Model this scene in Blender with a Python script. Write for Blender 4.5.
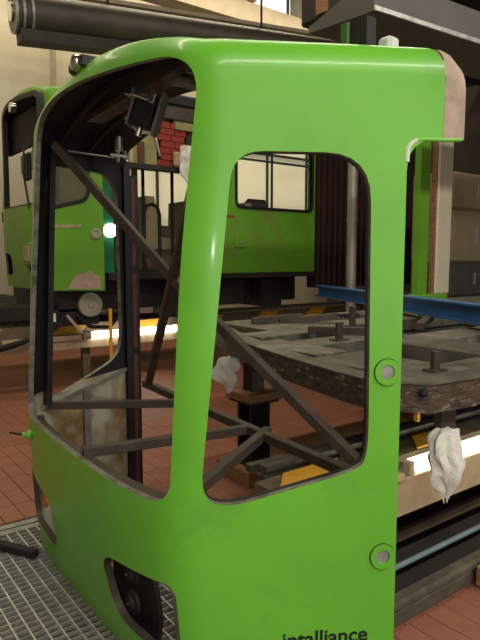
import bpy, bmesh, math, random
from mathutils import Vector, Matrix, noise
random.seed(7)
for o in list(bpy.data.objects): bpy.data.objects.remove(o)
SC = bpy.context.scene; COL = SC.collection
R = math.radians
# ------------------------------------------------------------------ camera, world, lights, exposure
# world axes: X runs along the tracks (towards the right rear), Y across the hall, floor tiles at z = 0
cd = bpy.data.cameras.new('camera'); cam = bpy.data.objects.new('camera', cd); COL.objects.link(cam)
cam.location = (0, 0, 1.6)
cam.rotation_euler = (R(84.0), 0, -math.atan2(.6, .8))
cd.sensor_width = 36; cd.lens = 590/640*36; cd.clip_start = .05
SC.camera = cam
W = bpy.data.worlds.new('world'); SC.world = W; W.use_nodes = True
bg = W.node_tree.nodes['Background']; bg.inputs[0].default_value = (1.0, .95, .86, 1); bg.inputs[1].default_value = .17
def area(name, loc, rot, sx, sy, e, col=(1, .93, .8)):
    l = bpy.data.lights.new(name, 'AREA'); l.shape = 'RECTANGLE'; l.size = sx; l.size_y = sy; l.energy = e; l.color = col
    o = bpy.data.objects.new(name, l); COL.objects.link(o); o.location = loc; o.rotation_euler = rot; return o
area('ceiling_lamp_row', (5.0, 9.2, 6.9), (R(18), 0, 0), 12, .4, 250, (1, .87, .62))
area('ceiling_lamp_row', (3.5, 4.6, 6.9), (0, 0, 0), 12, .3, 260, (1, .88, .68))
area('ceiling_lamp_row', (2.0, -2.5, 5.6), (R(25), 0, 0), 10, .3, 385, (1, .95, .84))
area('hall_gate_daylight', (-.6, -5.8, 2.3), (R(90), 0, 0), 6, 4, 110, (1, .96, .88))
fl = bpy.data.lights.new('camera_flash', 'POINT'); fl.energy = 14; fl.shadow_soft_size = .03; fl.color = (1, .97, .9)
fo = bpy.data.objects.new('camera_flash', fl); COL.objects.link(fo); fo.location = (.05, -.02, 1.68)
vs = SC.view_settings; vs.view_transform = 'Standard'; vs.look = 'None'; vs.gamma = 1; vs.exposure = 0.0; vs.use_curve_mapping = False

# ------------------------------------------------------------------ materials
MATS = {}
def mat(name, col, rough=.6, metal=0., var=.25, scale=6., col2=None, spots=0., spot_scale=3., bump=0., bscale=40., coat=0., stretch=(1, 1, 1), emit=0.):
    m = bpy.data.materials.new(name); m.use_nodes = True; nt = m.node_tree; N = nt.nodes; L = nt.links
    b = N['Principled BSDF']; tc = N.new('ShaderNodeTexCoord'); mp = N.new('ShaderNodeMapping'); mp.inputs['Scale'].default_value = stretch
    L.new(tc.outputs['Object'], mp.inputs[0])
    nz = N.new('ShaderNodeTexNoise'); nz.inputs['Scale'].default_value = scale; nz.inputs['Detail'].default_value = 5; L.new(mp.outputs[0], nz.inputs['Vector'])
    rp = N.new('ShaderNodeValToRGB'); L.new(nz.outputs['Fac'], rp.inputs[0])
    lo = tuple(c*(1-var) for c in col); hi = tuple(min(1, c*(1+var)) for c in col)
    rp.color_ramp.elements[0].position = .3; rp.color_ramp.elements[1].position = .7
    rp.color_ramp.elements[0].color = (*lo, 1); rp.color_ramp.elements[1].color = (*hi, 1)
    out = rp.outputs[0]
    if col2 and spots > 0:
        n2 = N.new('ShaderNodeTexNoise'); n2.inputs['Scale'].default_value = spot_scale; n2.inputs['Detail'].default_value = 8; n2.inputs['Roughness'].default_value = .65; L.new(mp.outputs[0], n2.inputs['Vector'])
        r2 = N.new('ShaderNodeValToRGB'); L.new(n2.outputs['Fac'], r2.inputs[0]); r2.color_ramp.elements[0].position = 1-spots-.08; r2.color_ramp.elements[1].position = 1-spots+.08
        mx = N.new('ShaderNodeMix'); mx.data_type = 'RGBA'; L.new(r2.outputs[0], mx.inputs[0]); L.new(out, mx.inputs[6]); mx.inputs[7].default_value = (*col2, 1); out = mx.outputs[2]
    L.new(out, b.inputs['Base Color']); b.inputs['Roughness'].default_value = rough; b.inputs['Metallic'].default_value = metal
    if coat: b.inputs['Coat Weight'].default_value = coat; b.inputs['Coat Roughness'].default_value = .12
    if bump:
        n3 = N.new('ShaderNodeTexNoise'); n3.inputs['Scale'].default_value = bscale; n3.inputs['Detail'].default_value = 4; L.new(mp.outputs[0], n3.inputs['Vector'])
        bp = N.new('ShaderNodeBump'); bp.inputs['Strength'].default_value = bump; bp.inputs['Distance'].default_value = .01; L.new(n3.outputs['Fac'], bp.inputs['Height']); L.new(bp.outputs[0], b.inputs['Normal'])
    if emit:
        L.new(out, b.inputs['Emission Color']); b.inputs['Emission Strength'].default_value = emit
    MATS[name] = m; return m
mat('green', (.15, .50, .032), .40, 0, .07, 2.5, (.12, .40, .04), .36, 2.2, .05, 3, .25)
mat('green_far', (.13, .36, .02), .45, 0, .12, 2, (.20, .22, .05), .40, 1.6, .05, 4)
mat('dark_green', (.05, .13, .02), .6)
mat('tray_grey', (.13, .12, .11), .6, 0, .15, 3)
mat('rail_brown', (.17, .125, .075), .7, .1, .3, 8)
mat('inner', (.02, .018, .016), .7, 0, .3, 6)
mat('black_metal', (.016, .016, .017), .5, .3, .3, 8)
mat('edge', (.22, .21, .17), .5, .4, .25, 18, (.10, .075, .05), .42, 14)
mat('dirty_cream', (.42, .39, .30), .75, 0, .2, 5, (.20, .10, .03), .46, 5, .2, 30)
mat('primer', (.44, .33, .25), .8, 0, .12, 12, (.33, .26, .2), .4, 9, .1, 50)
mat('putty', (.72, .74, .62), .7, 0, .1, 20)
mat('brace', (.075, .058, .046), .55, .35, .3, 9, (.12, .075, .045), .4, 14, .1, 60)
mat('red_post', (.10, .028, .02), .55, 0, .25, 6)
mat('tile', (.33, .125, .075), .55, 0, .22, 3.5, (.25, .10, .065), .4, 2.0, .1, 60)
mat('grout', (.18, .085, .055), .9)
mat('concrete', (.035, .034, .031), .9, 0, .3, 5)
mat('galv', (.62, .62, .58), .4, .5, .25, 20)
mat('galv_dull', (.34, .34, .31), .5, .4, .25, 20)
mat('rail', (.17, .155, .13), .45, .6, .3, 12, (.12, .07, .04), .4, 10)
mat('cream_beam', (.46, .36, .22), .65, 0, .15, 6, (.3, .22, .13), .35, 7)
mat('yellow', (.72, .37, .02), .6, 0, .15, 10, (.3, .17, .03), .3, 9)
mat('recess_shade', (.03, .022, .018), .9, 0, .35, 4, (.075, .014, .010), .36, 1.6)  # shade of the recess under the near beam, put into the colour
mat('bluepipe', (.16, .24, .24), .5)
mat('brownpipe', (.11, .07, .045), .6)
mat('kerb', (.10, .082, .058), .85, 0, .35, 9, (.07, .055, .04), .45, 11, .4, 30)
mat('wood', (.30, .155, .07), .75, 0, .25, 3, (.16, .08, .04), .4, 5, .3, 12, 0, (1, 6, 12))
mat('frame_top', (.13, .115, .09), .6, .2, .4, 7, (.32, .29, .24), .38, 4, .35, 35)
mat('frame_side', (.085, .06, .042), .6, .25, .5, 14, (.50, .42, .35), .37, 13, .6, 40, 0, (1, 1, 2.6))
mat('pocket_shade', (.012, .011, .01), .9)  # near-black shade colour for the gaps in the deck
mat('blue', (.03, .13, .33), .5, 0, .2, 6, (.05, .08, .12), .35, 8)
mat('pole', (.36, .33, .28), .45, .4, .2, 8, (.2, .15, .1), .35, 7, 0, 40, 0, (1, 1, .3))
mat('rag', (.76, .74, .68), .95, 0, .1, 14, None, 0, 3, .5, 90)
mat('wall', (.58, .53, .41), .9, 0, .06, 1.2, (.5, .45, .34), .4, 1.1)
mat('wall_dark', (.055, .04, .032), .9, 0, .3, 1.5)
mat('ceiling', (.16, .14, .11), .9, 0, .2, 1)
mat('beige', (.40, .34, .25), .75, 0, .12, 3)
mat('duct', (.075, .062, .05), .5, .3, .25, 3)
mat('dark_steel', (.028, .024, .021), .6, .3, .4, 5)
mat('grey_paint', (.22, .21, .20), .55, .2, .15, 4)
mat('white_paint', (.62, .62, .58), .5)
mat('chrome', (.72, .70, .66), .18, 1., .1, 20)
mat('glass', (.012, .014, .014), .06, 0, .1, 3)
mat('green_glass', (.01, .17, .06), .3)
mat('lens', (.62, .60, .54), .25, 0, .1, 20)
mat('tan', (.36, .29, .16), .8, 0, .15, 4)
mat('maroon', (.035, .006, .005), .75, 0, .4, 3, None, 0, 3, 0, 40, 0, (6, 1, .3))
mat('red_primer', (.30, .035, .02), .8, 0, .25, 5, (.16, .03, .02), .4, 5)
mat('olive', (.26, .26, .09), .8, 0, .25, 6)
mat('cabinet_tan', (.22, .165, .10), .6, 0, .1, 3)
mat('cabinet_dark', (.055, .048, .042), .6, 0, .15, 3)
mat('cream_post', (.62, .55, .42), .5, 0, .08, 4)
mat('text_ink', (.012, .012, .012), .5)
mat('rubber', (.014, .009, .009), .8)
mat('red_lens', (.35, .02, .012), .3)
mat('orange_lens', (.55, .12, .02), .3)
mat('disc', (.42, .39, .31), .5, .3, .2, 8)
mat('tube_light', (1., .96, .80), .5, 0, 0, 5, emit=6.0)
mat('glint_glow', (1., .98, .9), .5, 0, 0, 5, emit=4.5)  # emission imitates a bright reflected glint
mat('pane', (.95, .86, .60), .6, 0, .08, 1.5, emit=.25)
mat('pane_bright', (.95, .95, .90), .6, 0, .04, 1.5, emit=1.0)
mat('mullion', (.03, .06, .045), .6)

def window_glass():
    m = bpy.data.materials.new('window_glass'); m.use_nodes = True; nt = m.node_tree; N = nt.nodes; L = nt.links
    t = N.new('ShaderNodeBsdfTransparent'); t.inputs[0].default_value = (.55, .58, .55, 1); g_ = N.new('ShaderNodeBsdfGlossy'); g_.inputs['Roughness'].default_value = .05
    fr = N.new('ShaderNodeFresnel'); mx = N.new('ShaderNodeMixShader'); L.new(fr.outputs[0], mx.inputs[0]); L.new(t.outputs[0], mx.inputs[1]); L.new(g_.outputs[0], mx.inputs[2]); L.new(mx.outputs[0], N['Material Output'].inputs[0]); MATS['window_glass'] = m
window_glass()
def shell_inner():   # inside face of the body: bare dirty panels below the sill, black lining above it
    m = bpy.data.materials.new('lining'); m.use_nodes = True; nt = m.node_tree; N = nt.nodes; L = nt.links; b = N['Principled BSDF']
    tc = N.new('ShaderNodeTexCoord'); sp = N.new('ShaderNodeSeparateXYZ'); L.new(tc.outputs['Object'], sp.inputs[0])
    gt = N.new('ShaderNodeMath'); gt.operation = 'GREATER_THAN'; gt.inputs[1].default_value = .86; L.new(sp.outputs[2], gt.inputs[0])
    nz = N.new('ShaderNodeTexNoise'); nz.inputs['Scale'].default_value = 5; nz.inputs['Detail'].default_value = 8; L.new(tc.outputs['Object'], nz.inputs['Vector'])
    rp = N.new('ShaderNodeValToRGB'); L.new(nz.outputs[0], rp.inputs[0]); e = rp.color_ramp.elements
    e[0].position = .38; e[0].color = (.46, .42, .32, 1); e[1].position = .62; e[1].color = (.26, .15, .05, 1)
    mx = N.new('ShaderNodeMix'); mx.data_type = 'RGBA'; L.new(gt.outputs[0], mx.inputs[0]); L.new(rp.outputs[0], mx.inputs[6]); mx.inputs[7].default_value = (.013, .012, .011, 1)
    L.new(mx.outputs[2], b.inputs['Base Color']); b.inputs['Roughness'].default_value = .75; MATS['lining'] = m
shell_inner()
def tile_floor():    # far part of the floor, where the single tiles can no longer be told apart
    m = bpy.data.materials.new('tile_far'); m.use_nodes = True; nt = m.node_tree; N = nt.nodes; L = nt.links; b = N['Principled BSDF']
    tc = N.new('ShaderNodeTexCoord'); br = N.new('ShaderNodeTexBrick'); L.new(tc.outputs['Object'], br.inputs['Vector'])
    br.inputs['Scale'].default_value = 1; br.inputs['Brick Width'].default_value = .12; br.inputs['Row Height'].default_value = .25; br.inputs['Mortar Size'].default_value = .004; br.offset = 0
    br.inputs['Color1'].default_value = (.34, .125, .07, 1); br.inputs['Color2'].default_value = (.29, .108, .062, 1); br.inputs['Mortar'].default_value = (.13, .065, .04, 1)
    nz = N.new('ShaderNodeTexNoise'); nz.inputs['Scale'].default_value = 1.7; nz.inputs['Detail'].default_value = 6; L.new(tc.outputs['Object'], nz.inputs['Vector'])
    rp = N.new('ShaderNodeValToRGB'); L.new(nz.outputs[0], rp.inputs[0]); rp.color_ramp.elements[0].color = (.6, .6, .6, 1); rp.color_ramp.elements[1].color = (1.2, 1.2, 1.2, 1)
    mx = N.new('ShaderNodeMix'); mx.data_type = 'RGBA'; mx.blend_type = 'MULTIPLY'; mx.inputs[0].default_value = 1; L.new(br.outputs[0], mx.inputs[6]); L.new(rp.outputs[0], mx.inputs[7])
    L.new(mx.outputs[2], b.inputs['Base Color']); b.inputs['Roughness'].default_value = .5; MATS['tile_far'] = m
tile_floor()

# ------------------------------------------------------------------ mesh helpers (all shapes are given in world metres)
class MB:
    def __init__(s): s.bm = bmesh.new()
    def box(s, x0, x1, y0, y1, z0, z1, bev=0.):
        b = bmesh.new(); v = [b.verts.new(p) for p in [(x0,y0,z0),(x1,y0,z0),(x1,y1,z0),(x0,y1,z0),(x0,y0,z1),(x1,y0,z1),(x1,y1,z1),(x0,y1,z1)]]
        for f in [(0,3,2,1),(4,5,6,7),(0,1,5,4),(1,2,6,5),(2,3,7,6),(3,0,4,7)]: b.faces.new([v[i] for i in f])
        if bev: bmesh.ops.bevel(b, geom=b.edges[:], offset=bev, segments=1, affect='EDGES', profile=.5)
        s.merge(b); return s
    def merge(s, b, M=None):
        me = bpy.data.meshes.new('tmp'); b.to_mesh(me); b.free()
        if M: me.transform(M)
        s.bm.from_mesh(me); bpy.data.meshes.remove(me)
    def bar(s, p0, p1, w, h=None, roll=0., bev=0.):      # rectangular bar between two points
        p0 = Vector(p0); p1 = Vector(p1); d = p1-p0; h = h or w
        q = d.to_track_quat('Z', 'Y'); b = bmesh.new(); bmesh.ops.create_cube(b, size=1)
        for v in b.verts: v.co = Vector((v.co.x*w, v.co.y*h, v.co.z*d.length))
        if bev: bmesh.ops.bevel(b, geom=b.edges[:], offset=bev, segments=1, affect='EDGES', profile=.5)
        s.merge(b, Matrix.Translation((p0+p1)/2) @ q.to_matrix().to_4x4() @ Matrix.Rotation(roll, 4, 'Z')); return s
    def cyl(s, p0, p1, r, r2=None, n=16):
        p0 = Vector(p0); p1 = Vector(p1); d = p1-p0; b = bmesh.new()
        bmesh.ops.create_cone(b, cap_ends=True, segments=n, radius1=r, radius2=r if r2 is None else r2, depth=d.length)
        s.merge(b, Matrix.Translation((p0+p1)/2) @ d.to_track_quat('Z', 'Y').to_matrix().to_4x4()); return s
    def tube(s, pts, r, n=10):                            # swept round tube
        pts = [Vector(p) for p in pts]; rings = []
        for i, p in enumerate(pts):
            t = (pts[min(i+1, len(pts)-1)]-pts[max(i-1, 0)]).normalized(); u = t.orthogonal().normalized() if i == 0 else (u-t*u.dot(t)).normalized(); w = t.cross(u)
            rings.append([s.bm.verts.new(p+u*math.cos(a)*r+w*math.sin(a)*r) for a in [2*math.pi*k/n for k in range(n)]])
        for a, b in zip(rings, rings[1:]):
            for k in range(n): s.bm.faces.new([a[k], a[(k+1) % n], b[(k+1) % n], b[k]])
        s.bm.faces.new(rings[0][::-1]); s.bm.faces.new(rings[-1]); return s
    def prism(s, pts, vec):                               # polygon extruded along vec
        vec = Vector(vec); a = [s.bm.verts.new(p) for p in pts]; b = [s.bm.verts.new(Vector(p)+vec) for p in pts]; n = len(pts)
        s.bm.faces.new(a[::-1]); s.bm.faces.new(b)
        for i in range(n): s.bm.faces.new([a[i], a[(i+1) % n], b[(i+1) % n], b[i]])
        return s
    def ring_prism(s, outer, inner, vec):                 # flat frame (outer/inner loops of equal count) extruded
        vec = Vector(vec); n = len(outer)
        L = [[s.bm.verts.new(Vector(p)+o) for p in lp] for lp, o in ((outer, vec*0), (inner, vec*0), (outer, vec), (inner, vec))]
        for i in range(n):
            j = (i+1) % n
            s.bm.faces.new([L[0][i], L[1][i], L[1][j], L[0][j]]); s.bm.faces.new([L[2][i], L[2][j], L[3][j], L[3][i]])
            s.bm.faces.new([L[0][i], L[0][j], L[2][j], L[2][i]]); s.bm.faces.new([L[1][i], L[3][i], L[3][j], L[1][j]])
        return s
    def ring(s, c, axis, r0, r1, h, n=28):                # washer
        q = Vector(axis).to_track_quat('Z', 'Y').to_matrix(); A = [2*math.pi*k/n for k in range(n)]; c = Vector(c)
        return s.ring_prism([c+q@Vector((r1*math.cos(a), r1*math.sin(a), 0)) for a in A], [c+q@Vector((r0*math.cos(a), r0*math.sin(a), 0)) for a in A], Vector(axis).normalized()*h)
    def lathe(s, c, axis, prof, n=20):                    # prof = [(radius, height), ...]
        q = Vector(axis).to_track_quat('Z', 'Y').to_matrix(); c = Vector(c)
        rs = [[s.bm.verts.new(c+q@Vector((r*math.cos(2*math.pi*k/n), r*math.sin(2*math.pi*k/n), h))) for k in range(n)] for r, h in prof]
        for a, b in zip(rs, rs[1:]):
            for k in range(n): s.bm.faces.new([a[k], a[(k+1) % n], b[(k+1) % n], b[k]])
        s.bm.faces.new(rs[0][::-1]); s.bm.faces.new(rs[-1]); return s
def link(name, me, mats, parent=None, smooth=False, base=None):
    """mesh in world coordinates -> object; a child uses the origin of its root, a top-level mesh its own base centre"""
    root = parent
    while root is not None and root.parent is not None: root = root.parent
    if root is not None: off = ORG[root.name]
    elif base is not None: off = Vector(base)
    else:
        c = [v.co for v in me.vertices]; mn = Vector([min(v[i] for v in c) for i in range(3)]); mx = Vector([max(v[i] for v in c) for i in range(3)])
        off = Vector(((mn.x+mx.x)/2, (mn.y+mx.y)/2, mn.z))
    me.transform(Matrix.Translation(-off))
    for m in mats: me.materials.append(MATS[m])
    if smooth:
        for p in me.polygons: p.use_smooth = True
        me.set_sharp_from_angle(angle=R(38))
    o = bpy.data.objects.new(name, me); COL.objects.link(o)
    if parent is None: o.location = off; ORG[o.name] = off
    else: o.parent = parent
    return o
ORG = {}
def build(mb, name, m, parent=None, smooth=False, base=None):
    bmesh.ops.recalc_face_normals(mb.bm, faces=mb.bm.faces[:])
    me = bpy.data.meshes.new(name); mb.bm.to_mesh(me); mb.bm.free()
    return link(name, me, [m] if isinstance(m, str) else m, parent, smooth, base)
def tag(o, label, cat, group=None):
    o['label'] = label; o['category'] = cat
    if group: o['group'] = group
    return o
def thing(name, loc, label, cat, group=None):
    o = bpy.data.objects.new(name, None); COL.objects.link(o); o.location = loc; o.empty_display_size = .1; ORG[o.name] = Vector(loc)
    return tag(o, label, cat, group)
def struct(o): o['kind'] = 'structure'; return o
def fillet(poly, rad, n=6):
    """round the corners of a 2-D polygon; rad = one radius or a list"""
    out = []; N_ = len(poly)
    for i, p in enumerate(poly):
        r = rad[i] if isinstance(rad, (list, tuple)) else rad
        p = Vector(p); a = Vector(poly[i-1]); b = Vector(poly[(i+1) % N_])
        if r <= 0: out.append(p); continue
        ra = min(r, (a-p).length*.48); rb = min(r, (b-p).length*.48)
        A = p+(a-p).normalized()*ra; B = p+(b-p).normalized()*rb
        for k in range(n+1):
            t = k/n; out.append(A*(1-t)**2+p*2*t*(1-t)+B*t*t)
    return out

# ------------------------------------------------------------------ the hall
GX0, GX1, GY0, GY1 = -2.0, 1.72, -1.0, 3.5      # trench covered by the steel grating
KY = 1.59                                        # front of the kerb under the near rail
m = MB()
m.box(-8, 18, GY1+.08, 14, -.3, -.012); m.box(GX1+.02, 18, -6, GY1+.08, -.3, -.012); m.box(-8, GX0, -6, GY1+.08, -.3, -.012); m.box(GX0, GX1+.02, -6, GY0, -.3, -.012)
m.box(GX0, GX1+.02, GY0, GY1+.08, -.5, -.28)
floor = struct(build(m, 'floor', 'grout', base=(0, 0, 0))); ORG['floor'] = Vector((0, 0, 0))
TX, TY_ = .12, .25
LX0, LX1, LY0, LY1 = .2, .2+23*TX, GY1+.1, GY1+.1+6*TY_
RX0, RX1, RY0, RY1 = 1.82, 1.82+14*TX, 1.51-4*TY_, 1.51
tm = MB(); tm.box(-TX/2+.002, TX/2-.002, -TY_/2+.002, TY_/2-.002, -.012, 0, .002); bm_t = tm.bm; tile_me = bpy.data.meshes.new('tile'); bm_t.to_mesh(tile_me); bm_t.free(); tile_me.materials.append(MATS['tile'])
def tile(x, y):
    o = bpy.data.objects.new('floor_tile', tile_me); COL.objects.link(o); o.parent = floor; o.location = (x, y, random.uniform(-.0012, .0006)); o.rotation_euler.z = random.choice((0, 2))*math.pi/2
def tile_field(x0, nx, y0, ny):
    for i in range(nx):
        for j in range(ny): tile(x0+(i+.5)*TX, y0+(j+.5)*TY_)
tile_field(LX0, 23, LY0, 6); tile_field(RX0, 14, RY0, 4)
m = MB()
for (x0, x1, y0, y1) in [(-8, LX0, LY0, 14), (LX1, 18, LY0, 14), (LX0, LX1, LY1, 14), (RX1, 18, -6, RY1), (RX0, RX1, -6, RY0), (GX1+.05, 18, RY1, LY0)]: m.box(x0, x1, y0, y1, -.012, -.0008)
o = build(m, 'distant_tiling', 'tile_far', floor); o['kind'] = 'stuff'
struct(build(MB().box(-8, 18, 10.5, 10.8, 0, 9), 'wall_back', 'wall', base=(5, 10.65, 0)))
struct(build(MB().box(-6.3, -6, -6, 10.5, 0, 9), 'wall_left', 'beige'))
struct(build(MB().box(15, 15.3, -6, 10.5, 0, 9), 'wall_right', 'wall_dark'))
struct(build(MB().box(-6, 15, -2, 10.5, 9, 9.2), 'ceiling', 'ceiling'))
def window(n, x0, x1, z0, z1, nx, pane_m, split=None):
    f = MB(); y = 10.5; t = .05
    for i in range(nx+1): xx = x0+(x1-x0)*i/nx; f.box(xx-t/2, xx+t/2, y-.07, y+.01, z0, z1)
    zs = [z0, z1] if split is None else [z0, split, z1]
    for z in zs: f.box(x0-t/2, x1+t/2, y-.066, y+.01, z-t/2, z+t/2)
    w = struct(build(f, 'window_%d' % n, 'mullion'))
    for i in range(nx):
        for a, b in zip(zs, zs[1:]):
            build(MB().box(x0+(x1-x0)*i/nx+t/2, x0+(x1-x0)*(i+1)/nx-t/2, y-.03, y-.02, a+t/2, b-t/2), 'pane', pane_m, w)
window(1, 7.4, 11.0, 2.5, 4.4, 3, 'pane', 3.9)
window(2, 4.9, 6.7, 2.2, 3.9, 2, 'pane', 3.4)
window(3, 7.95, 10.4, 6.95, 8.4, 2, 'pane_bright')
# upper wall: beige girder and posts below the high windows
struct(build(MB().box(3.2, 14.5, 10.1, 10.48, 6.45, 6.85).box(3.2, 14.5, 10.2, 10.48, 5.95, 6.3), 'trim_1', 'beige'))
for k, x in enumerate((5.0, 7.85, 9.35)): struct(build(MB().box(x-.09, x+.09, 10.0, 10.48, 6.86, 9), 'trim_%d' % (k+2), 'beige'))
struct(build(MB().cyl((3.75, 10.35, 2.6), (3.75, 10.35, 6.2), .05), 'trim_5', 'beige'))

# ------------------------------------------------------------------ steel grating and its frame
g = thing('steel_grating', (.2, 1.2, -.03), 'galvanised steel walkway grating under the green cab front', 'grating')
f = MB(); f.box(GX0, GX1, GY1-.05, GY1, -.03, -.001); f.box(GX0, GX1, GY0, GY0+.05, -.03, -.001); f.box(GX0, GX0+.05, GY0, GY1, -.03, -.001); f.box(GX1-.05, GX1, GY0, GY1, -.03, -.001)
f.box(GX0, GX1, GY1+.02, GY1+.075, -.03, -.001)
build(f, 'edge_frame', 'galv_dull', g)
bb = MB().box(-.0035, .0035, GY0+.05, GY1-.05, -.03, -.001); bmesh.ops.recalc_face_normals(bb.bm, faces=bb.bm.faces[:]); bar_me = bpy.data.meshes.new('bearing_bar'); bb.bm.to_mesh(bar_me); bb.bm.free()
bar_me.transform(Matrix.Translation((0, -1.2, .03))); bar_me.materials.append(MATS['galv'])
x = GX0+.1
while x < GX1-.06:
    o = bpy.data.objects.new('bearing_bar', bar_me); COL.objects.link(o); o.parent = g; o.location = (x-.2, 0, 0); x += .058
c = MB(); y = GY0+.09
while y < GY1-.06: c.box(GX0+.05, GX1-.05, y-.0035, y+.0035, -.022, -.003); y += .044
o = build(c, 'cross_rods', 'galv_dull', g); o['kind'] = 'stuff'
b = build(MB().bar((.79, 3.32, .02), (.935, 3.07, .02), .05, .04, 0, .004), 'rubber_strip', 'rubber'); tag(b, 'short dark rubber strip lying on the grating by the cab', 'strip')

# ------------------------------------------------------------------ tram cab shells
ANG = R(28.7); CA, SA = math.cos(ANG), math.sin(ANG); YC = 2.45; HW = .798
def interp(tab, z):
    for (a, va), (b, vb) in zip(tab, tab[1:]):
        if z <= b: t = max(0, (z-a)/(b-a)); t = t*t*(3-2*t) if False else t; return va+(vb-va)*t
    return tab[-1][1]
S0 = [(0, .0), (.35, -.03), (.8, -.035), (1.5, .012), (2.2, .062)]
BOW = [(0, .02), (.35, .06), (.8, .09), (1.5, .075), (2.2, .06)]
def near(s, z, ins=0.): return Vector((1.006+s*CA+ins*SA, 1.652-s*SA+ins*CA, z))
def far(s, z, ins=0.): p = near(s, z, ins); return Vector((p.x, 2*YC-p.y, z))
def section(z, s_near, s_far):
    s0 = interp(S0, z); bow = interp(BOW, z); C = near(s0, z); hw = YC-C.y
    def fr(y): u = (y-YC)/hw; return Vector((C.x-bow*(1-abs(u)**3.6), y, z))
    r = .10; pts = []
    for k in range(9): pts.append(near(s_near+(s0+r-s_near)*k/8, z))
    ye = C.y+r*.95; A = near(s0+r, z); B = fr(ye); corner = []
    for k in range(1, 8): t = k/8; corner.append(A*(1-t)**2+C*2*t*(1-t)+B*t*t)
    pts += corner
    fm = [fr(ye+(YC-ye)*2*k/24) for k in range(25)]; pts += fm
    pts += [Vector((p.x, 2*YC-p.y, z)) for p in corner[::-1]]
    for k in range(9): pts.append(far(s0+r+(s_far-s0-r)*k/8, z))
    return pts, hw
def front_x(y, z):
    s0 = interp(S0, z); C = near(s0, z); u = (y-YC)/(YC-C.y); return C.x-interp(BOW, z)*(1-abs(u)**3.6)+.002
def hfun(p, hw):
    u = abs(p.y-YC)/hw
    return .125*max(0, 1-u**1.7) if p.x < 1.2 else 0.
ZT = 2.205
def shell_mesh(s_near, s_far, cols=None):
    levels = [0, .12, .25, .4, .55, .7, .85, 1.0, 1.2, 1.4, 1.6, 1.8, 1.95, 2.06, 2.13, ZT]
    rows = []; hs = None; base2 = None
    def lift(p, z, hw):
        t = min(1, max(0, (z-1.75)/(ZT-1.75))); t = t*t*(3-2*t); return Vector((p.x, p.y, z+hfun(p, hw)*t))
    for z in levels:
        pts, hw = section(z, s_near, s_far); rows.append([lift(p, z, hw) for p in pts])
    top, hw = section(ZT, s_near, s_far); RR = .12
    def q(p): return Vector((max(p.x, 1.5), YC, 0)) if p.x < 1.5 else Vector((p.x, YC, 0))
    ins = []
    for k in range(1, 7):
        a = math.pi/2*k/6*.86; row = []
        for p in top:
            d = q(p)-Vector((p.x, p.y, 0)); d.normalize(); off = RR*(1-math.cos(a)); row.append(Vector((p.x+d.x*off, p.y+d.y*off, ZT+hfun(p, hw)+RR*math.sin(a))))
        rows.append(row)
    last = rows[-1]
    for k in range(1, 7):
        w = k/6; row = []
        for p in last:
            e = q(p); zc = 2.46; row.append(Vector((p.x+(e.x-p.x)*w, p.y+(e.y-p.y)*w, p.z+(zc-p.z)*(1-(1-w)**2))))
        rows.append(row)
    bm = bmesh.new(); V = [[bm.verts.new(p) for p in r] for r in rows]
    for a, b in zip(V, V[1:]):
        for k in range(len(a)-1):
            if cols and not (cols[0] <= k < cols[1]): continue
            bm.faces.new([a[k], b[k], b[k+1], a[k+1]])
    bmesh.ops.remove_doubles(bm, verts=bm.verts[:], dist=1e-5)
    for v in [v for v in bm.verts if not v.link_faces]: bm.verts.remove(v)
    for fc in bm.faces: fc.smooth = True
    bmesh.ops.recalc_face_normals(bm, faces=bm.faces[:])
    me = bpy.data.meshes.new('shell'); bm.to_mesh(me); bm.free(); return me
def cutter(pts, vec):
    mb = MB(); mb.prism(pts, vec); bmesh.ops.recalc_face_normals(mb.bm, faces=mb.bm.faces[:])
    for f_ in mb.bm.faces: f_.material_index = 2
    me = bpy.data.meshes.new('cutter'); mb.bm.to_mesh(me); mb.bm.free()
    for k in range(3): me.materials.append(None)
    o = bpy.data.objects.new('cutter', me); COL.objects.link(o); return o
WIN = fillet([(.165, 1.945), (.632, 1.948), (.645, .90), (.60, .855), (.14, .745), (.052, .79)], [.10, .16, .14, .1, .1, .09])
WIN_F = fillet([(.13, 2.11), (.78, 2.13), (.80, 1.02), (.70, .93), (.14, .80), (.06, .85)], [.10, .2, .14, .1, .1, .09])
WS = fillet([(1.70, .755), (1.685, 1.6), (1.645, 2.20), (1.75, 2.265), (2.10, 2.305), (2.45, 2.34), (2.80, 2.345), (3.0, 2.305), (3.10, 2.21), (3.14, .79)], [.09, .2, .09, .08, .1, .1, .1, .06, .05, .05])
HL = fillet([(1.69, .468), (1.80, .458), (1.92, .447), (2.10, .425), (2.155, .38), (2.125, .20), (2.06, .155), (1.70, .155), (1.68, .22)], [.06, .05, .05, .05, .04, .05, .05, .05, .04])
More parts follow.
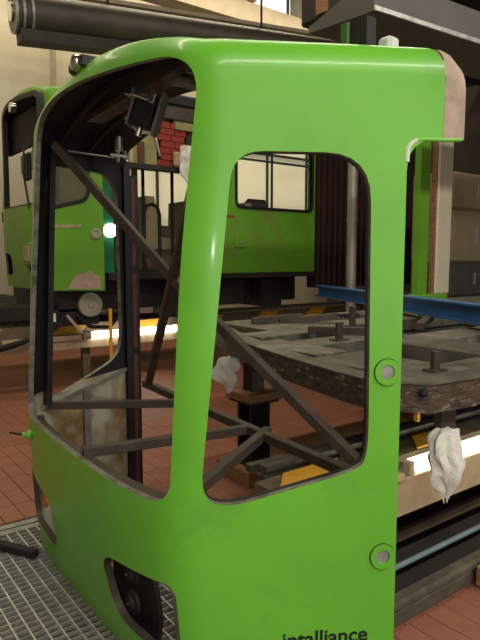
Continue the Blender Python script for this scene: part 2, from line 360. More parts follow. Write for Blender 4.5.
def make_shell(name, mats, parent, s_near, s_far, cuts, M=None):
    me = shell_mesh(s_near, s_far); o = bpy.data.objects.new('tmp_shell', me); COL.objects.link(o)
    me.materials.append(None); me.materials.append(None); me.materials.append(None)
    so = o.modifiers.new('s', 'SOLIDIFY'); so.thickness = .026; so.offset = -1; so.material_offset = 1; so.material_offset_rim = 2; so.use_even_offset = True
    for c_ in cuts:
        bo = o.modifiers.new('b', 'BOOLEAN'); bo.operation = 'DIFFERENCE'; bo.solver = 'EXACT'; bo.object = c_; bo.use_self = True
    bpy.context.view_layer.update(); dg = bpy.context.evaluated_depsgraph_get()
    res = bpy.data.meshes.new_from_object(o.evaluated_get(dg)); bpy.data.objects.remove(o)
    for c_ in cuts: bpy.data.objects.remove(c_)
    idx = [p.material_index for p in res.polygons]; res.materials.clear()
    if M: res.transform(M)
    ob = link(name, res, mats, parent)
    for p, i_ in zip(res.polygons, idx): p.material_index = min(i_, 2)
    res.set_sharp_from_angle(angle=R(35)); 
    for p in res.polygons: p.use_smooth = True
    return ob
NV = Vector((-SA, -CA, 0)); FV = Vector((-SA, CA, 0))
def cuts(door=True, WIN=WIN, WS=WS):
    cs = [cutter([near(s, z)-NV*.14 for s, z in WIN], NV*.28), cutter([far(s, z)-FV*.14 for s, z in WIN_F], FV*.28),
          cutter([Vector((.6, y, z)) for y, z in WS], (.62, 0, 0)), cutter([Vector((.6, y, z)) for y, z in HL], (.5, 0, 0)), cutter([Vector((.6, 2*YC-y, z)) for y, z in HL], (.5, 0, 0))]
    D = fillet([(.757, -.2), (1.3, -.2), (1.3, 2.0), (.757, 2.0)], [0, 0, 0, .11])
    Q = MB().prism([(1.503, 3.08, 2.163), (1.853, 1.903, 2.163), (2.3, 1.903, 2.163), (2.3, 3.303, 2.163), (1.703, 3.303, 2.163)], (0, 0, .7)); bmesh.ops.recalc_face_normals(Q.bm, faces=Q.bm.faces[:])
    for f_ in Q.bm.faces: f_.material_index = 2
    qm = bpy.data.meshes.new('cutter'); Q.bm.to_mesh(qm); Q.bm.free(); [qm.materials.append(None) for k in range(3)]; qo = bpy.data.objects.new('cutter', qm); COL.objects.link(qo)
    if door: cs.append(qo)
    else: bpy.data.objects.remove(qo)
    if door: cs.append(cutter([near(s, z)-NV*.2 for s, z in D], NV*.4))
    return cs
cab = thing('tram_cab', (1.0, YC, 0), 'bright green stripped tram cab shell with empty windscreen, nearest the camera', 'tram cab')
shell = make_shell('body_shell', ['green', 'lining', 'edge'], cab, .885, .885, cuts())
# primer end strip over the doorway (the same profile, a little further back)
def strip_mesh(sa, sb):
    bm = bmesh.new(); rows = []
    prof = [(0, 2.0), (0, 2.06), (0, 2.12), (0, ZT)]+[(.12*(1-math.cos(math.pi/2*k/7*.86)), ZT+.12*math.sin(math.pi/2*k/7*.86)) for k in range(1, 8)]+[(.12+.1*k, ZT+.118+.014*k) for k in range(1, 6)]
    for s in [sa+(sb-sa)*k/4 for k in range(5)]:
        for_ = []
        for d, z in prof:
            ss = s+(.008*noise.noise(Vector((z*23, 0, 0))) if s == sa else 0)
            # far rear end is rounded: the outer top corner falls away towards the rear
            drop = .0 if s < sb-.03 else .006
            p = near(ss, z-(.05*((s-sa)/(sb-sa))**2 if z > 2.2 else 0), d+drop); for_.append(bm.verts.new(p))
        rows.append(for_)
    for a, b in zip(rows, rows[1:]):
        for k in range(len(a)-1): bm.faces.new([a[k], a[k+1], b[k+1], b[k]])
    bmesh.ops.recalc_face_normals(bm, faces=bm.faces[:])
    ext = bmesh.ops.solidify(bm, geom=bm.faces[:], thickness=.03)
    bmesh.ops.recalc_face_normals(bm, faces=bm.faces[:])
    me = bpy.data.meshes.new('strip'); bm.to_mesh(me); bm.free(); return me
o = link('primer_end_strip', strip_mesh(.883, .962), ['primer'], cab, True); o['label'] = 'beige primed end strip of the roof edge'
# pale filler along the doorway corner
pts = fillet([(.757, 1.90), (.757, 2.0), (.90, 2.0)], [0, .11, 0], 10); pts[0] = Vector((.757, 1.925))
o = build(MB().tube([near(s+.001, z-.002, .004) for s, z in pts][:9], .0085, 8), 'filler_bead', 'putty', cab, True); o['label'] = 'off white filler bead on the doorway corner'
build(MB().tube([near(s+.001, z-.002, .004) for s, z in pts][8:]+[near(.95, 2.0, .004)], .007, 8), 'doorway_seam', 'green', cab, True)
# window rubber on the inner side of the near opening
inner = [near(s, z, .03) for s, z in WIN]
cx = sum(s for s, z in WIN)/len(WIN); cz = sum(z for s, z in WIN)/len(WIN)
outer = [near(cx+(s-cx)*1.08, cz+(z-cz)*1.05, .03) for s, z in WIN]
build(MB().ring_prism(outer, inner, -NV*.02), 'window_frame', 'black_metal', cab)
# steps (grommet rings) on the door pillar
for z in (1.205, .532):
    c0 = near(.706, z)
    rg = build(MB().ring(c0-NV*.002, NV, .026, .046, .010), 'grommet_ring', 'green', cab, True)
    build(MB().lathe(c0-NV*.004, NV, [(.0275, 0), (.0275, .005), (.02, .006), (.008, .0065)]), 'plug', 'galv_dull', rg, True)
    build(MB().ring(c0+NV*.0005, NV, .0455, .0485, .002), 'seal_groove', 'inner', rg)
# lettering
fc = bpy.data.curves.new('txt', 'FONT'); fc.body = 'intalliance'; fc.size = 1; fc.extrude = .02; fc.offset = .02; fc.space_character = 1.0
fo_ = bpy.data.objects.new('txt', fc); COL.objects.link(fo_); bpy.context.view_layer.update()
tme = bpy.data.meshes.new_from_object(fo_.evaluated_get(bpy.context.evaluated_depsgraph_get())); bpy.data.objects.remove(fo_)
xs = [v.co.x for v in tme.vertices]; k = .315/(max(xs)-min(xs)); x0 = min(xs)
for v in tme.vertices:
    p = near(.342+(v.co.x-x0)*k, .2145+v.co.y*k*1.0, 0)+NV*(.0012+v.co.z*.02); v.co = p
tme.materials.clear(); link('lettering', tme, ['text_ink'], cab)['label'] = 'black lowercase lettering on the green side'
# braces
JP = far(.88, .78, .20)
Bs = [((1.06, 3.27, .775), (1.74, 2.83, .775)), ((.93, 2.36, .775), (1.70, 2.21, .775)), ((1.06, 1.70, .775), (1.765, 2.13, .775)), ((1.80, 3.45, .775), (1.655, 1.45, .775))]
b2a, b2b = Vector((1.79, 3.38, .79)), Vector((1.15, 1.68, 2.12)); J = b2a+(b2b-b2a)*.535
Bs += [((1.12, 3.10, 2.19), tuple(J)), (tuple(b2a), tuple(b2b)), (tuple(J), (1.62, 1.40, .83))]
for p0, p1 in Bs: build(MB().bar(p0, p1, .042, .042, 0, .003), 'brace', 'brace', cab)
# posts at the far rear edge
build(MB().bar(far(.955, 0, .03), far(.955, 2.15, .03), .045, .045), 'corner_post', 'black_metal', cab)
build(MB().bar(far(.845, .0, .05), far(.845, 2.2, .05), .045, .03), 'window_post', 'black_metal', cab)
build(MB().cyl(far(.90, 0, .055), far(.90, 2.12, .055), .024), 'door_post', 'red_post', cab, True)
for z in (.95, 1.5): build(MB().ring(far(.90, z, .055), (0, 0, 1), .024, .028, .045), 'post_clamp', 'black_metal', cab)
build(MB().bar(far(.40, .0, .04), far(.40, .80, .04), .04, .03), 'wall_rib', 'grey_paint', cab)
build(MB().bar(far(.02, .77, .03), far(.9, .86, .03), .03, .02), 'wall_rail', 'galv_dull', cab)
# lining of the far windscreen pillar: follows the rake
zs = [.79, 1.0, 1.25, 1.5, 1.75, 2.0, 2.2]; L0 = []
for z in zs: s0 = interp(S0, z); L0.append(far(s0+.085, z, .05))
mb = MB()
for a, b_ in zip(L0, L0[1:]): mb.bar(a, b_+(b_-a)*.02, .075, .03, R(-25))
build(mb, 'pillar_lining', 'black_metal', cab)
# windscreen sill angle (bare, scraped) and roof ribs
sp, _ = section(.775, .885, .885); fr_pts = [p+Vector((.055, 0, 0)) for p in sp[16:41]]
mb = MB(); top = []; 
for i, p in enumerate(fr_pts):
    top.append(p)
for a, b_ in zip(top, top[1:]): mb.bar((a.x, a.y, .732), (b_.x, b_.y, .732), .05, .05)
build(mb, 'sill_rail', 'brace', cab)
for x in (1.22, 1.44):
    w = YC-near((x-1.006)/CA, 2).y-.06; rp_ = [(x, YC+w*u, 2.23+.165*(1-abs(u)**2.2)) for u in [i/8-1 for i in range(17)]]
    build(MB().tube(rp_, .018, 6), 'roof_rib', 'dark_steel', cab, True)
build(MB().bar((1.24, 1.85, 2.33), (1.30, 3.0, 2.32), .09, .03), 'roof_channel', 'brace', cab)
# head lamp buckets
for sgn in (1, -1):
    yc_ = lambda y: y if sgn > 0 else 2*YC-y
    # bent edging around the opening
    lo_ = [Vector((front_x(y, z), yc_(y), z)) for y, z in HL]
    cy = sum(p.y for p in lo_)/len(lo_); czz = sum(p.z for p in lo_)/len(lo_)
    so = [Vector((p.x, cy+(p.y-cy)*1.0, czz+(p.z-czz)*1.0)) for p in lo_]; si = [Vector((p.x, cy+(p.y-cy)*.985, czz+(p.z-czz)*.97)) for p in lo_]
    hl = build(MB().ring_prism(so, si, (.03, 0, 0)), 'headlamp_edging', 'brace', cab)
    pl = fillet([(2.40, .48), (2.40, .03), (2.0, .03), (1.97, .16), (2.0, .26), (2.03, .33), (2.12, .40), (2.2, .48)], .03)
    build(MB().prism([Vector((1.075, yc_(y), z)) for y, z in pl], (.02, 0, 0)), 'lamp_bracket', 'inner', hl)
    for z, rr in ((.265, .05), (.13, .056)):
        build(MB().lathe((1.075, yc_(2.19), z), (-1, 0, 0), [(rr, 0), (rr*.95, .012), (rr*.6, .016), (rr*.55, .03), (rr*.2, .032)]), 'lamp_socket', 'cabinet_dark', hl, True)
        build(MB().lathe((1.043, yc_(2.19), z), (-1, 0, 0), [(.007, 0), (.006, .006), (.002, .008)], 10), 'socket_bolt', 'chrome', hl, True)
build(MB().lathe((.985, 3.02, .32), (-1, 0, 0), [(.03, 0), (.03, .01), (.02, .016)]), 'turn_lamp', 'orange_lens', cab, True)
# wiper spindle on the far front corner, marker lamp and fittings on the roof
sp_ = build(MB().lathe((.925, 3.03, .69), (-.9, .45, 0), [(.024, 0), (.024, .02), (.014, .028), (.012, .045), (.004, .05)]), 'wiper_spindle', 'green', cab, True)
build(MB().cyl((.89, 3.05, .69), (.845, 3.14, .688), .006), 'spindle_shaft', 'dark_steel', sp_)
ml = build(MB().box(1.0, 1.09, 2.43, 2.455, 2.395, 2.445, .006), 'marker_lamp', 'black_metal', cab)
build(MB().lathe((1.0, 2.49, 2.42), (-.9, -.1, 0), [(.032, -.06), (.034, .0), (.03, .014), (.012, .02)], 18), 'lamp_lens', 'chrome', ml, True)
build(MB().box(1.0, 1.09, 2.525, 2.585, 2.39, 2.44, .012), 'lamp_housing', 'cabinet_dark', ml)
build(MB().bar(near(.69, 2.3, .24), near(.69, 2.47, .24), .05, .05), 'roof_bracket', 'dark_steel', cab)
build(MB().bar(near(.61, 2.3, .24), near(.61, 2.45, .24), .014, .03), 'roof_bracket', 'dark_green', cab)
build(MB().box(1.70, 1.76, 1.40, 1.46, 2.27, 2.375, .012), 'roof_fitting', 'white_paint', cab)

# things hanging inside the cab
k_ = thing('ceiling_instrument', (1.31, 2.44, 2.16), 'black instrument box with chrome clamp hanging tilted under the cab roof', 'instrument')
def tilt(mb, c, rx, ry): 
    M = Matrix.Translation(c) @ Matrix.Rotation(ry, 4, 'Y') @ Matrix.Rotation(rx, 4, 'X') @ Matrix.Rotation(R(-38), 4, 'Z'); bmesh.ops.transform(mb.bm, matrix=M, verts=mb.bm.verts[:]); return mb
cI = Vector((1.31, 2.44, 2.29)); tx, ty = R(12), R(14)
build(tilt(MB().box(-.045, .055, -.05, .05, -.11, .03, .006), cI, tx, ty), 'case', 'black_metal', k_)
build(tilt(MB().box(-.075, .02, -.075, -.045, .0, .04, .006).box(-.09, -.06, -.08, -.04, -.005, .045, .004).box(.02, .045, -.08, -.04, -.005, .045, .004), cI, tx, ty), 'clamp', 'chrome', k_)
build(tilt(MB().box(.062, .075, -.055, .055, -.13, .06).box(-.058, -.048, -.052, .05, -.12, .0), cI, tx, ty), 'side_plate', 'grey_paint', k_)
build(tilt(MB().cyl((0, 0, -.11), (0, 0, -.15), .014).cyl((.08, 0, -.13), (.12, .02, -.2), .008), cI, tx, ty), 'knob', 'chrome', k_)
build(tilt(MB().cyl((0, 0, .03), (-.01, .02, .10), .012), cI, tx, ty), 'hanger', 'dark_steel', k_)
k_ = thing('wall_motor', far(.52, 2.15, .2), 'small shiny wiper motor with brackets on the dark inner wall above the far window', 'motor')
p = far(.52, 2.235, .22)
build(MB().cyl(p+Vector((0, 0, -.01)), p+Vector((0, 0, .075)), .034), 'motor_can', 'chrome', k_, True)
build(MB().cyl(p+Vector((0, 0, -.07)), p+Vector((0, 0, -.01)), .015).box(p.x-.05, p.x+.06, p.y-.015, p.y+.015, p.z-.04, p.z-.025).cyl(p+Vector((.05, 0, -.05)), p+Vector((.05, 0, .0)), .012), 'gear_arm', 'chrome', k_)
build(MB().bar(p+Vector((0, 0, -.045)), far(.22, 2.2, .06), .008), 'rod', 'galv_dull', k_)
build(MB().bar(far(.52, 2.22, .02), far(.52, 2.225, .22), .05, .015), 'bracket', 'black_metal', k_)
DB = Vector((-.02, .07, .07))
k_ = thing('roof_bracket_unit', (1.31, 2.05, 2.27), 'small metal bracket with bolts under the front corner of the cab roof', 'bracket')
def shift(mb, d): bmesh.ops.translate(mb.bm, vec=d, verts=mb.bm.verts[:]); return mb
build(shift(MB().box(1.31, 1.36, 1.96, 2.02, 2.2, 2.28, .006).box(1.25, 1.40, 1.96, 2.02, 2.205, 2.225, .003), DB), 'plate', 'grey_paint', k_)
for d in (-.02, .02, .06): build(shift(MB().cyl((1.305, 1.965+d, 2.25), (1.27, 1.965+d, 2.25), .011, n=6), DB), 'bolt', 'chrome', k_)
build(shift(MB().tube([(1.34, 1.96, 2.25), (1.35, 1.9, 2.24), (1.33, 1.85, 2.2), (1.30, 1.8, 2.13)], .008, 6), DB), 'cable', 'grey_paint', k_)

# ------------------------------------------------------------------ rags
def rag(name, top, L, w, label, seed, m='rag', depth=.5):
    mb = MB(); bm = mb.bm; n, rows = 36, 26; V = []; t = Vector(top); rnd = random.Random(seed); ph = [rnd.uniform(0, 6.28) for _ in range(5)]
    for j in range(rows):
        v = j/(rows-1); z = -L*v
        r = w*.5*(.35+.75*math.sin(math.pi*min(1, v*.9+.12))**.7)*(1 if v < .72 else 1-.7*(v-.72)/.28)
        row = []
        for i in range(n):
            a = 2*math.pi*i/n
            f_ = 1+.22*math.sin(3*a+ph[0]+2*v)+.14*math.sin(7*a+ph[1]-3*v)+.35*noise.noise(Vector((math.cos(a)*1.6+seed, math.sin(a)*1.6, v*5)))
            off = noise.noise(Vector((seed*3.1, v*3, 0)))*w*.3
            zz = z*(1+.10*math.sin(2*a+ph[2])*v)+.02*noise.noise(Vector((math.cos(a)*2, math.sin(a)*2+seed, v*6)))
            row.append(bm.verts.new(t+Vector((.8*(math.cos(a)*r*f_+off)+.6*math.sin(a)*r*f_*depth, -.6*(math.cos(a)*r*f_+off)+.8*math.sin(a)*r*f_*depth, zz))))
        V.append(row)
    for a, b in zip(V, V[1:]):
        for i in range(n): bm.faces.new([a[i], a[(i+1) % n], b[(i+1) % n], b[i]])
    bm.faces.new(V[0][::-1]); bm.faces.new(V[-1])
    o = build(mb, name, m, None, True); tag(o, label, 'rag', 'white cleaning rags'); return o

# ------------------------------------------------------------------ stripped underframe on stands
FZ = 1.07
uf = thing('tram_underframe', (3.4, 2.9, .94), 'stripped grimy steel tram underframe behind the cab, on stands', 'underframe')
OUT = [(2.0, 1.60), (2.1, 1.47), (2.35, 1.43), (4.2, 1.60), (5.85, 1.60), (5.85, 4.2), (4.9, 4.2), (4.6, 3.95), (2.70, 3.95), (2.56, 3.75), (2.36, 3.3), (2.18, 2.79), (2.06, 2.3), (1.98, 1.9), (1.96, 1.72)]
def inset(poly, d):
    out = []; n = len(poly)
    for i in range(n):
        a, b, c_ = Vector(poly[i-1]), Vector(poly[i]), Vector(poly[(i+1) % n]); e1 = (b-a).normalized(); e2 = (c_-b).normalized()
        n1 = Vector((-e1.y, e1.x)); n2 = Vector((-e2.y, e2.x)); nn = (n1+n2).normalized(); out.append(b+nn*d/max(.5, nn.dot(n1)))
    return out
IN = inset(OUT, .07)
build(MB().ring_prism([Vector((p[0], p[1], .945)) for p in OUT], [Vector((p.x, p.y, .945)) for p in IN], (0, 0, FZ-.945)), 'edge_beam', 'frame_side', uf)
build(MB().ring_prism([Vector((p[0], p[1], FZ)) for p in inset(OUT, -.008)], [Vector((p.x, p.y, FZ)) for p in inset(OUT, .11)], (0, 0, .008)), 'edge_plate', 'frame_top', uf)
# deck: a grid of beams over an added black plate for the shade in the pockets
build(MB().box(2.9, 5.8, 1.65, 3.88, .95, .965).box(2.25, 2.95, 1.65, 2.8, .95, .965), 'pocket_shade_plate', 'pocket_shade', uf)
def deck(x0, x1, y0, y1, dz=0.): build(MB().box(x0, x1, y0, y1, .975, FZ+.002+dz, .004), 'deck_plate', 'frame_top', uf)
deck(2.12, 2.9, 1.58, 1.74); deck(2.15, 2.55, 1.74, 2.25, .001); deck(2.98, 3.35, 1.6, 3.9, .003); deck(2.5, 2.98, 2.55, 2.80); deck(2.45, 2.98, 3.05, 3.30); deck(2.75, 2.98, 3.3, 3.85, .001)
deck(3.35, 5.0, 2.25, 2.55, -.001); deck(3.35, 5.8, 3.2, 3.5, .001); deck(3.9, 4.3, 1.62, 2.25); deck(5.0, 5.8, 1.62, 4.15, .003); deck(3.35, 3.9, 3.7, 3.88); deck(4.3, 5.0, 3.5, 3.9, -.002)
deck(2.25, 2.5, 2.3, 2.9, .001)
for (x, y, h, w) in [(2.75, 2.62, .12, .05), (3.4, 3.1, .16, .05), (3.2, 1.72, .09, .06), (3.95, 1.95, .13, .05), (4.6, 3.3, .12, .05), (2.35, 1.62, .10, .04), (4.4, 2.4, .10, .04)]:
    build(MB().box(x, x+w, y, y+.03, FZ, FZ+h, .003).box(x-.03, x+w+.03, y-.02, y+.05, FZ, FZ+.012), 'bracket', 'brace', uf)
for p0, p1 in [((2.85, 3.0, FZ+.03), (3.25, 2.5, FZ+.03)), ((3.1, 3.6, FZ+.02), (3.5, 3.35, FZ+.06)), ((2.9, 3.7, FZ+.03), (3.3, 3.55, FZ+.05)), ((3.7, 2.7, FZ+.02), (4.4, 3.1, FZ+.02))]: build(MB().bar(p0, p1, .06, .05), 'offcut', 'brace', uf)
for s_ in (0, 1): build(MB().lathe((1.975+.11*s_, 1.66-.17*s_, 1.035), (-.8, -.5, 0), [(.02, 0), (.02, .012), (.012, .014), (.01, .03), (.004, .032)], 12), 'bolt_head', 'black_metal', uf, True)
build(MB().box(2.25, 2.36, 1.51, 1.55, .78, .945), 'hanging_bracket', 'cabinet_dark', uf)
for x in (2.40, 2.57): build(MB().bar((x, 1.75, .80), (x+.01, 1.75, .945), .022), 'yellow_strut', 'yellow', uf)
rag('cleaning_rag', (2.235, 1.47, .855), .31, .125, 'crumpled white rag hanging on the bracket above the lit fluorescent tube', 3)
rag('cleaning_rag', (2.27, 3.17, .94), .23, .13, 'torn white rag dangling from the underframe beam seen through the side window', 11)
# stand: wooden blocks and steel post
def stand(cx, cy, n):
    sfx = [('under the middle of the underframe', 'on the red tiles'), ][0]
    b0 = tag(build(MB().box(cx-.20, cx+.20, cy-.20, cy+.20, 0, .11, .006), 'timber_block', 'wood'), 'thick timber base block under the steel stand on red tiles', 'block')
    t = thing('support_stand', (cx, cy, .11), 'short dark steel support stand between two timber blocks under the underframe', 'stand')
    build(MB().box(cx-.13, cx+.13, cy-.13, cy+.13, .11, .13), 'foot_plate', 'dark_steel', t)
    col = MB(); col.box(cx-.085, cx+.085, cy-.085, cy-.06, .13, .56); col.box(cx-.085, cx+.085, cy+.06, cy+.085, .13, .56); col.box(cx-.02, cx+.02, cy-.06, cy+.06, .13, .56); build(col, 'column', 'dark_steel', t)
    build(MB().box(cx-.13, cx+.13, cy-.13, cy+.13, .56, .58), 'head_plate', 'dark_steel', t)
    tag(build(MB().box(cx-.15, cx+.15, cy-.15, cy+.15, .58, .64, .005), 'timber_block', 'wood'), 'flat reddish timber packing block on top of the steel stand', 'block')
    t2 = thing('support_stand', (cx, cy, .64), 'slim dark steel post between timber packing and underframe beam', 'stand')
    build(MB().box(cx-.055, cx+.055, cy-.055, cy+.055, .64, .925), 'column', 'dark_steel', t2); build(MB().box(cx-.08, cx+.08, cy-.08, cy+.08, .925, .945), 'head_plate', 'dark_steel', t2)
stand(2.63, 3.34, 0)
# blue beam and pole
bb_ = thing('blue_beam', (4.7, 3.7, FZ), 'long blue painted steel beam lying across the underframe', 'beam')
p0, p1 = Vector((3.78, 1.9, 1.19)), Vector((5.62, 5.72, 1.165))
dd = (p1-p0).normalized(); nn = Vector((dd.y, -dd.x, 0))
build(MB().bar(p0, p1, .012, .13), 'web', 'blue', bb_); up_ = Vector((0, 0, 1))
for z in (-.065, .065):
    q0, q1 = p0+up_*z, p1+up_*z; build(MB().prism([q0-nn*.06-up_*.007, q0+nn*.06-up_*.007, q0+nn*.06+up_*.007, q0-nn*.06+up_*.007], q1-q0), 'flange', 'blue', bb_)
pl = thing('steel_pole', (5.62, 5.15, 0), 'tall pale steel pole rising behind the blue beam', 'pole')
build(MB().cyl((5.62, 5.15, 0), (5.62, 5.15, 8.9), .062, n=20), 'tube', 'pole', pl, True); build(MB().cyl((5.62, 5.15, 2.05), (5.62, 5.15, 2.09), .068, n=20), 'joint', 'galv_dull', pl, True); build(MB().box(5.5, 5.74, 5.08, 5.32, 0, .02), 'foot', 'dark_steel', pl)

# ------------------------------------------------------------------ near rail on its raised beam
X0 = 1.80
kb = thing('kerb', (6, 1.57, 0), 'worn grey timber kerb along the foot of the near rail beam', 'kerb')
for i in range(4):
    build(MB().box(X0+i*2.4, X0+i*2.4+2.39, 1.52, 1.545, 0, .07, .006), 'kerb_board', 'kerb', kb)
    build(MB().box(X0+i*2.4, X0+i*2.4+2.39, 1.515, 1.585, .07, .115, .012), 'kerb_timber', 'kerb', kb)
rb = thing('rail_beam', (6, 1.9, 0), 'near raised track beam with cream side board and rail', 'rail')
build(MB().box(X0, 14, KY+.03, KY+.07, .43, .605, .004), 'side_board', 'cream_beam', rb)
build(MB().box(X0, 14, KY+.07, 2.25, .50, .565), 'top_plate', 'kerb', rb)
build(MB().box(X0-.1, 14, 2.06, 2.12, .60, .625).box(X0-.1, 14, 2.08, 2.10, .575, .60).box(X0-.1, 14, 2.04, 2.14, .565, .576), 'rail_head', 'rail', rb)
build(MB().box(X0-.1, 14, 2.18, 2.22, .565, .60), 'cable_strip', 'rail', rb)
build(MB().box(X0, 14, 2.18, 2.22, .0, .50), 'recess_shade_backing', 'recess_shade', rb); build(MB().box(X0, 14, 1.585, 2.18, 0, .012), 'recess_shade_floor', 'recess_shade', rb)  # dark backing and floor sheet put in for the shade under the beam
for i in range(6): build(MB().box(X0+.05+i*2, X0+.15+i*2, 1.92, 2.02, .012, .5), 'post', 'dark_steel', rb)
for i in range(7):
    x = 1.60+i*.95; build(MB().prism([(x, 1.85, .60), (x+.36, 1.85, .60), (x+.50, 1.99, .60), (x+.14, 1.99, .60)], (0, 0, .012)), 'warning_stripe', 'yellow', rb)
build(MB().box(1.58, 14, 1.84, 2.0, .565, .602), 'stripe_board', 'rail_brown', rb)
build(MB().box(X0, 14, 1.85, 1.88, .13, .18), 'lower_rail', 'brownpipe', rb)
build(MB().cyl((X0, 1.72, .11), (14, 1.72, .11), .014), 'pipe', 'bluepipe', rb, True)
lt = thing('fluorescent_lamp', (2.8, KY+.06, .605), 'lit white fluorescent tube on the near cream rail board, behind a hanging rag', 'lamp')
build(MB().cyl((2.22, KY+.055, .645), (3.7, KY+.055, .645), .032, n=18), 'tube', 'tube_light', lt, True)
for x in (2.19, 3.7): build(MB().box(x, x+.04, KY+.03, KY+.08, .605, .67, .006), 'end_cap', 'cream_beam', lt)
tag(build(MB().box(2.03, 2.13, KY+.01, KY+.07, .605, .64, .005), 'lamp_socket_box', 'cream_beam'), 'small cream socket box on the rail board beside the tube end', 'box')
tag(build(MB().box(1.9, 1.98, KY-.03, KY+.03, .47, .53, .004), 'clamp_block', 'cabinet_dark'), 'small dark steel block on the near rail board', 'block')
tag(build(MB().box(2.56, 2.9, 1.28, 1.50, 0, .11, .008), 'timber_block', 'wood'), 'brown timber block on the floor tiles against the kerb', 'block')
tag(build(MB().box(3.3, 3.42, KY+.02, KY+.03, .48, .58), 'teal_plate', 'bluepipe'), 'small teal plate on the cream rail board', 'plate')

# ------------------------------------------------------------------ far track
fb = thing('rail_beam', (5, 7.4, 0), 'far raised track beam with yellow warning stripes under the rear tram', 'rail')
build(MB().box(-2, 14, 7.28, 7.32, .44, .56), 'side_board', 'cream_beam', fb)
build(MB().box(-2, 14, 7.32, 7.75, .56, .60), 'top_plate', 'brownpipe', fb)
build(MB().box(-2, 14, 7.5, 7.56, .60, .67), 'rail_head', 'rail', fb)
build(MB().box(-2, 14, 7.40, 7.43, .60, .75), 'stripe_board', 'rail_brown', fb)
build(MB().box(-2, 14, 8.9, 8.96, .60, .67).box(-2, 14, 8.8, 9.1, .5, .6), 'far_rail', 'rail', fb)
for i in range(11):
    x = -.75+i*1.1; build(MB().prism([(x, 7.39, .62), (x+.36, 7.39, .62), (x+.5, 7.39, .74), (x+.14, 7.39, .74)], (0, .01, 0)), 'warning_stripe', 'yellow', fb)
for i in range(7): build(MB().box(-1+i*2, -.9+i*2, 7.50, 7.58, 0, .56), 'post', 'rail_brown', fb)
lt = thing('fluorescent_lamp', (3.65, 7.25, .56), 'lit fluorescent tube on the far rail beam, seen through the windscreen opening', 'lamp')
build(MB().cyl((3.02, 7.25, .60), (4.28, 7.25, .60), .05, n=16), 'tube', 'tube_light', lt, True)
[build(MB().box(x, x+.1, 7.2, 7.3, .56, .66), 'end_cap', 'cream_beam', lt) for x in (2.9, 4.3)]; build(MB().box(1.9, 2.88, 7.22, 7.28, .56, .62), 'ballast', 'cream_beam', lt)
tag(build(MB().cyl((2.86, 6.3, 0), (2.86, 6.3, 1.02), .02), 'yellow_post', 'yellow'), 'thin yellow post in front of the far fluorescent tube', 'post')

# ------------------------------------------------------------------ rear tram
WIN_R = fillet([(.165, 1.945), (.60, 1.948), (.60, 1.06), (.09, .96)], [.1, .14, .12, .1])
WS_R = [(y, z if z > 1.0 else 1.0+(z-.755)*.5) for y, z in WS]
ft = thing('rear_tram', (4.5, 7.8, .67), 'green tram under repair on the far track behind the cab', 'tram')
SX, SY, SZ = .80, 1.0, 1.0
FM = Matrix.Translation((2.32, 6.86, 1.22)) @ Matrix.Diagonal((SX, SY, SZ, 1)) @ Matrix.Translation((-1.006, -1.652, 0))
make_shell('cab_shell', ['green_far', 'inner', 'edge'], ft, .80, .80, cuts(False, WIN_R, WS_R), FM)
def fm(p): return FM @ Vector(p)
# dark glass / frames of the far cab
gl = [fm((.93+.0, y, z)) for y, z in WS]; 
cx2 = .37; cz2 = 1.46
build(MB().prism([fm(near(s, z, .02)) for s, z in WIN_R], (0, .006, 0)), 'cab_side_glass', 'window_glass', ft)
build(MB().ring_prism([fm(near(cx2+(s-cx2)*1.13, cz2+(z-cz2)*1.08, -.006)) for s, z in WIN_R], [fm(near(cx2+(s-cx2)*.97, cz2+(z-cz2)*.975, -.006)) for s, z in WIN_R], (0, .02, 0)), 'cab_window_rubber', 'black_metal', ft)
wf = build(MB().ring_prism([fm((.98, YC+(y-YC)*1.03, 1.65+(z-1.65)*1.03)) for y, z in WS_R], [fm((.98, YC+(y-YC)*.94, 1.65+(z-1.65)*.95)) for y, z in WS_R], (.06, 0, 0)), 'windscreen_rubber', 'black_metal', ft)
build(MB().box(2.42, 2.46, 6.95, 8.5, 2.98, 3.42), 'destination_box', 'rubber', ft)
build(MB().box(2.40, 2.42, 7.0, 7.9, 2.68, 2.90), 'sun_visor', 'green_glass', ft)
build(MB().box(2.36, 2.40, 7.05, 7.35, 2.22, 2.48, .02), 'dashboard_screen', 'black_metal', ft)
build(MB().box(2.30, 2.5, 6.98, 8.5, 2.08, 2.22), 'dashboard', 'black_metal', ft)
build(MB().box(2.22, 2.27, 7.05, 7.2, 2.5, 2.82, .02), 'wing_mirror', 'rubber', ft); build(MB().tube([(2.2, 7.1, 2.9), (2.18, 7.1, 2.6), (2.25, 7.15, 2.2), (2.3, 7.2, 2.0)], .012, 6), 'mirror_arm', 'black_metal', ft)
build(MB().box(2.235, 2.29, 7.1, 7.42, 1.50, 1.80, .03), 'headlamp_frame', 'green_far', ft); build(MB().box(2.222, 2.25, 7.15, 7.37, 1.545, 1.755, .02), 'headlamp_glass', 'primer', ft)
build(MB().cyl((2.27, 7.6, 3.42), (2.20, 7.6, 3.42), .06), 'marker_lamp', 'chrome', ft, True)
build(MB().box(2.15, 2.22, 7.7, 8.3, 1.02, 1.12), 'tail_lamp', 'cabinet_dark', ft)
c0 = fm(near(.70, .66, -.01)); build(MB().lathe(c0, (-.4, -.9, 0), [(.06, -.02), (.06, .01), (.045, .015), (.045, .002), (.01, .004)]), 'grommet_ring', 'dirty_cream', ft, True)
